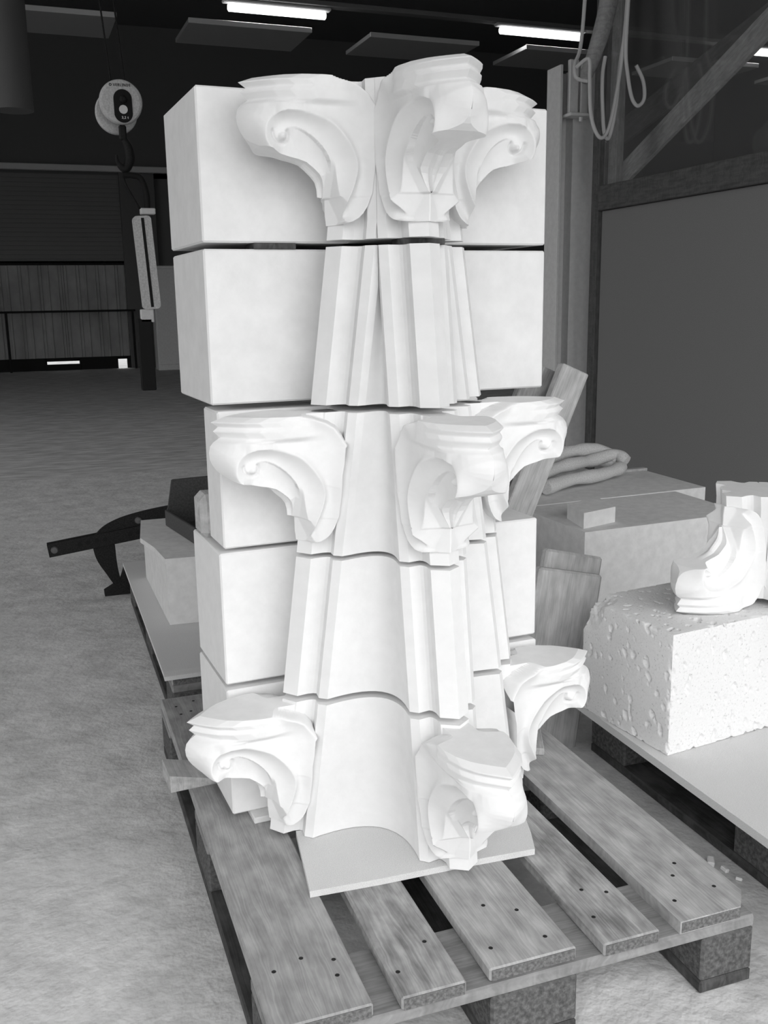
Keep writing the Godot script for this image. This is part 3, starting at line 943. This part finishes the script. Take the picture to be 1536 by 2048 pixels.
# ---------------------------------------------------------------- far end of the hall
func build_background() -> void:
	# roller shutter above a pair of sheet metal leaves
	var d := Node3D.new()
	d.name = "door_1"
	d.set_meta("kind", "structure")
	add_child(d)
	var slat := box(Vector3(5.0, .0748, .03), .006)
	for k in 20:
		obj("slat", slat, M.shutter, d, Vector3(-.5, 1.88 + k * .075, -17.3))
	obj("bottom_bar", box(Vector3(5.0, .12, .05), .005), M.black, d, Vector3(-.5, 1.83, -17.31))
	obj("meeting_strip", box(Vector3(.05, 1.6, .02), .005), M.black, d, Vector3(.397, 1.01, -17.27))
	obj("head_rail", box(Vector3(6.5, .1, .12), .01), M.rail, d, Vector3(-.5, 3.42, -17.1))
	for leaf in [[-3.2, .395], [.4, 1.48]]:
		var st := begin()
		var x: float = leaf[0]
		var k := 0
		box_to(st, Vector3(leaf[1] - leaf[0], 1.6, .02), Vector3((leaf[0] + leaf[1]) / 2, 1.01, -17.25), .002)
		obj("sheet_leaf", done(st), M.sheet, d)
		st = begin()
		while x < leaf[1] - .03:
			var wd := .02 if k % 3 else .04
			box_to(st, Vector3(wd, 1.6, .025), Vector3(x + .03, 1.01, -17.235), .006)
			x += [.17, .05, .11][k % 3]
			k += 1
		var rb := obj("rib", done(st), M.sheet, d)
	# bottom edge with gaps through which daylight shows
	for e in [[-3.2, .0], [.55, 1.22], [1.38, 2.0]]:
		obj("kick_board", box(Vector3(e[1] - e[0], .23, .05), .003), M.black, d, Vector3((e[0] + e[1]) / 2, .095, -17.25))
	obj("kick_board", box(Vector3(.6, .06, .05), .003), M.black, d, Vector3(.27, .18, -17.25))
	obj("kick_board", box(Vector3(.6, .12, .05), .003), M.black, d, Vector3(.27, .04, -17.23))
	obj("kick_board", box(Vector3(.2, .05, .05), .003), M.black, d, Vector3(1.3, .185, -17.25))
	obj("door_jamb", box(Vector3(.6, 3.4, .2), .003), M.wall, d, Vector3(1.75, 1.7, -17.28))
	# handrail
	var h := thing("handrail", "thin dark handrail in front of the far sheet metal door", "rail", Vector3(0, 0, -16.9))
	obj("rail", box(Vector3(2.3, .035, .035), .004), M.black, h, Vector3(.4, 1.02, 0))
	for x in [-.6, 1.5]:
		obj("post", box(Vector3(.04, 1.02, .04), .004), M.black, h, Vector3(x, .51, 0))
	# hoist hook block
	var o := thing("hoist_block", "round pale hoist block with black oval plate hanging at the back left", "hoist", Vector3(.475, 2.435, -6.0), -.06)
	var face := Transform3D(Basis(Vector3(1, 0, 0), Vector3(0, 0, 1), Vector3(0, -1, 0)), Vector3.ZERO)
	obj("front_disc", lathe([Vector2(0, .04), Vector2(.12, .04), Vector2(.135, .034), Vector2(.141, .02), Vector2(.141, -.02), Vector2(0, -.02)], 48, face), M.hoist, o)
	obj("rear_disc", lathe([Vector2(0, .03), Vector2(.13, .03), Vector2(.14, .02), Vector2(.14, -.03), Vector2(0, -.03)], 48, face), M.hoist, o, Vector3(-.03, -.045, -.12))
	var oval := PackedVector2Array()
	for k in 32:
		var t := TAU * k / 32
		oval.append(Vector2(cos(t) * .06, sin(t) * .06 + (.045 if sin(t) > 0 else -.045)))
	obj("oval_plate", prism(oval, .040, .046), M.black, o, Vector3(.012, -.03, 0))
	obj("hook_nut", lathe([Vector2(0, .03), Vector2(.012, .03), Vector2(.024, .02), Vector2(.026, 0)], 8, face), M.iron, o, Vector3(.015, .01, .046))
	obj("round_sticker", lathe([Vector2(0, .002), Vector2(.028, .002), Vector2(.028, 0)], 24, face), M.white, o, Vector3(.012, -.052, .046))
	var font := SystemFont.new()
	font.font_names = PackedStringArray(["Droid Sans"])
	font.font_weight = 700
	for e in [["VERLINDE", .012, .102, .0405, M.black, 24], ["3,2 t", .02, -.103, .0465, M.white, 22]]:
		var tm := TextMesh.new()
		tm.text = e[0]
		tm.font = font
		tm.font_size = e[5]
		tm.pixel_size = .001
		tm.depth = .001
		obj("lettering", tm, e[4], o, Vector3(e[1], e[2], e[3]))
	obj("emblem", lathe([Vector2(.005, 0), Vector2(.005, .001), Vector2(.009, .001), Vector2(.009, 0)], 16, face), M.black, o, Vector3(-.062, .102, .0405))
	obj("hook_shank", box(Vector3(.05, .1, .05), .01), M.iron, o, Vector3(.0, -.19, -.03))
	obj("hook", tube(smooth_path([Vector3(.0, -.22, -.03), Vector3(.03, -.28, -.03), Vector3(.035, -.36, -.03), Vector3(.0, -.42, -.03), Vector3(-.045, -.38, -.03), Vector3(-.05, -.33, -.03)], 5), [.02, .022, .024, .026, .028, .03, .032, .032, .032, .032, .032, .032, .03, .03, .03, .028, .026, .024, .022, .018, .016, .014, .012, .01, .008, .006], 10), M.iron, o)
	for x in [-.05, .04]:
		obj("hoist_rope", tube([Vector3(x, .1, -.05), Vector3(x - .25, 3.4, -.05)], .006, 6), M.iron, o)
	# clamp hanging in the hook
	var c := thing("lifting_clamp", "white padded lifting clamp with a dark slot hanging below the hoist hook", "clamp", Vector3(.575, 0, -6.0), 0.0)
	var pill := PackedVector2Array()
	for k in 24:
		var t := TAU * k / 24
		pill.append(Vector2(cos(t) * .03 + (.032 if cos(t) > 0 else -.032), sin(t) * .03 + (.285 if sin(t) > 0 else -.285)))
	var tilt := Vector3(0, 0, .05)
	obj("padded_body", prism(pill, -.035, .035), M.hoist, c, Vector3(0, 1.39, 0), tilt)
	obj("dark_slot", box(Vector3(.02, .6, .004), .001), M.black, c, Vector3(.003, 1.39, .036), tilt)
	obj("collar", box(Vector3(.1, .04, .07), .005), M.steel, c, Vector3(.03, 1.735, 0))
	obj("lower_sleeve", box(Vector3(.09, .09, .06), .005), M.steel, c, Vector3(-.02, 1.03, 0))
	obj("lower_bar", box(Vector3(.1, .5, .06), .005), M.black, c, Vector3(-.04, .76, 0))
	obj("sling_strap", tube(smooth_path([Vector3(-.12, 1.968, 0), Vector3(-.06, 1.97, 0), Vector3(0, 1.95, 0), Vector3(.03, 1.85, 0), Vector3(.03, 1.74, 0)], 5), .02, 8), M.black, c)
	obj("sling_strap", tube(smooth_path([Vector3(-.12, 1.968, 0), Vector3(-.1, 1.9, 0), Vector3(-.02, 1.75, 0)], 5), .008, 6), M.black, c)
	# cabinet far back
	var cb := thing("steel_cabinet", "dim grey cabinet standing at the far end behind the hanging clamp", "cabinet", Vector3(2.0, 0, -16.2))
	obj("body", box(Vector3(.42, 1.75, .4), .01), M.steel, cb, Vector3(0, .875, 0))
	obj("door", box(Vector3(.38, 1.6, .02), .005), M.steel, cb, Vector3(0, .9, .21))
	# fluorescent lights: far row, plus an unseen near row added to brighten the floor
	for e in [[2.59, -10, "leftmost lit fluorescent tube of the ceiling row"], [5.8, -10, "second lit fluorescent tube of the ceiling row, over the stack's right"], [9.05, -10, "lit fluorescent tube seen through the partition window"], [-3.85, -4, "added fluorescent tube of an unseen near row, farthest left"], [-.63, -4, "added fluorescent tube of an unseen near row above the left floor"]]:
		var l := thing("fluorescent_light", e[2], "light", Vector3(e[0], 4.19, e[1]), .02, "fluorescent tubes along the ceiling")
		obj("housing", box(Vector3(1.2, .035, .1), .01), M.rail, l, Vector3(0, .06, 0))
		obj("tube_cover", tube([Vector3(-.545, 0, 0), Vector3(-.535, 0, 0), Vector3(.535, 0, 0), Vector3(.545, 0, 0)], [.03, .042, .042, .03], 14), M.tube, l)
		var a := AreaLight3D.new()
		a.name = "lamp_glow"
		a.area_size = Vector2(1.07, .08)
		a.light_energy = 0.8
		a.area_range = 30.0
		a.shadow_enabled = true
		l.add_child(a)
		a.position = Vector3(0, -.05, 0)
		a.rotation = Vector3(-PI / 2, 0, 0)
	var tray := obj("cable_tray", box(Vector3(16, .05, .12), .005), M.shutter, null, Vector3(5, 4.2945, -10.02), Vector3(0, .02, 0))
	tag(tray, "long dark cable tray carrying the far row of fluorescent tubes", "tray")
	var tray2 := obj("cable_tray", box(Vector3(9, .05, .12), .005), M.shutter, null, Vector3(-.6, 4.2945, -4.0), Vector3(0, .02, 0))
	tag(tray2, "dark cable tray carrying the added near row of fluorescent tubes, out of view overhead", "tray")
	var px := [-1.8, .2, 2.28, 4.3, 6.25, 8.3, 10.3]
	var words := ["out of sight at the far left", "above the hoist", "above the stack's left shoulder", "above the top bracket", "left of the column head", "seen through the partition window", "at the far right behind the window"]
	for k in px.size():
		var p := thing("ceiling_panel", "flat grey ceiling panel " + words[k], "panel", Vector3(px[k], 4.0, -10.4), .02, "flat panels hung under the ceiling")
		obj("panel_board", box(Vector3(1.35, .045, .85), .003), M.ceil_panel, p, Vector3(0, .022, 0))
		obj("panel_rim", box(Vector3(1.35, .05, .015), .003), M.rim, p, Vector3(0, .024, .433))
	tag(obj("duct", tube([Vector3(-.2, 5.8, -8), Vector3(-.2, 2.7, -8)], .16, 20), M.wall), "dark round duct hanging at the top left", "duct")
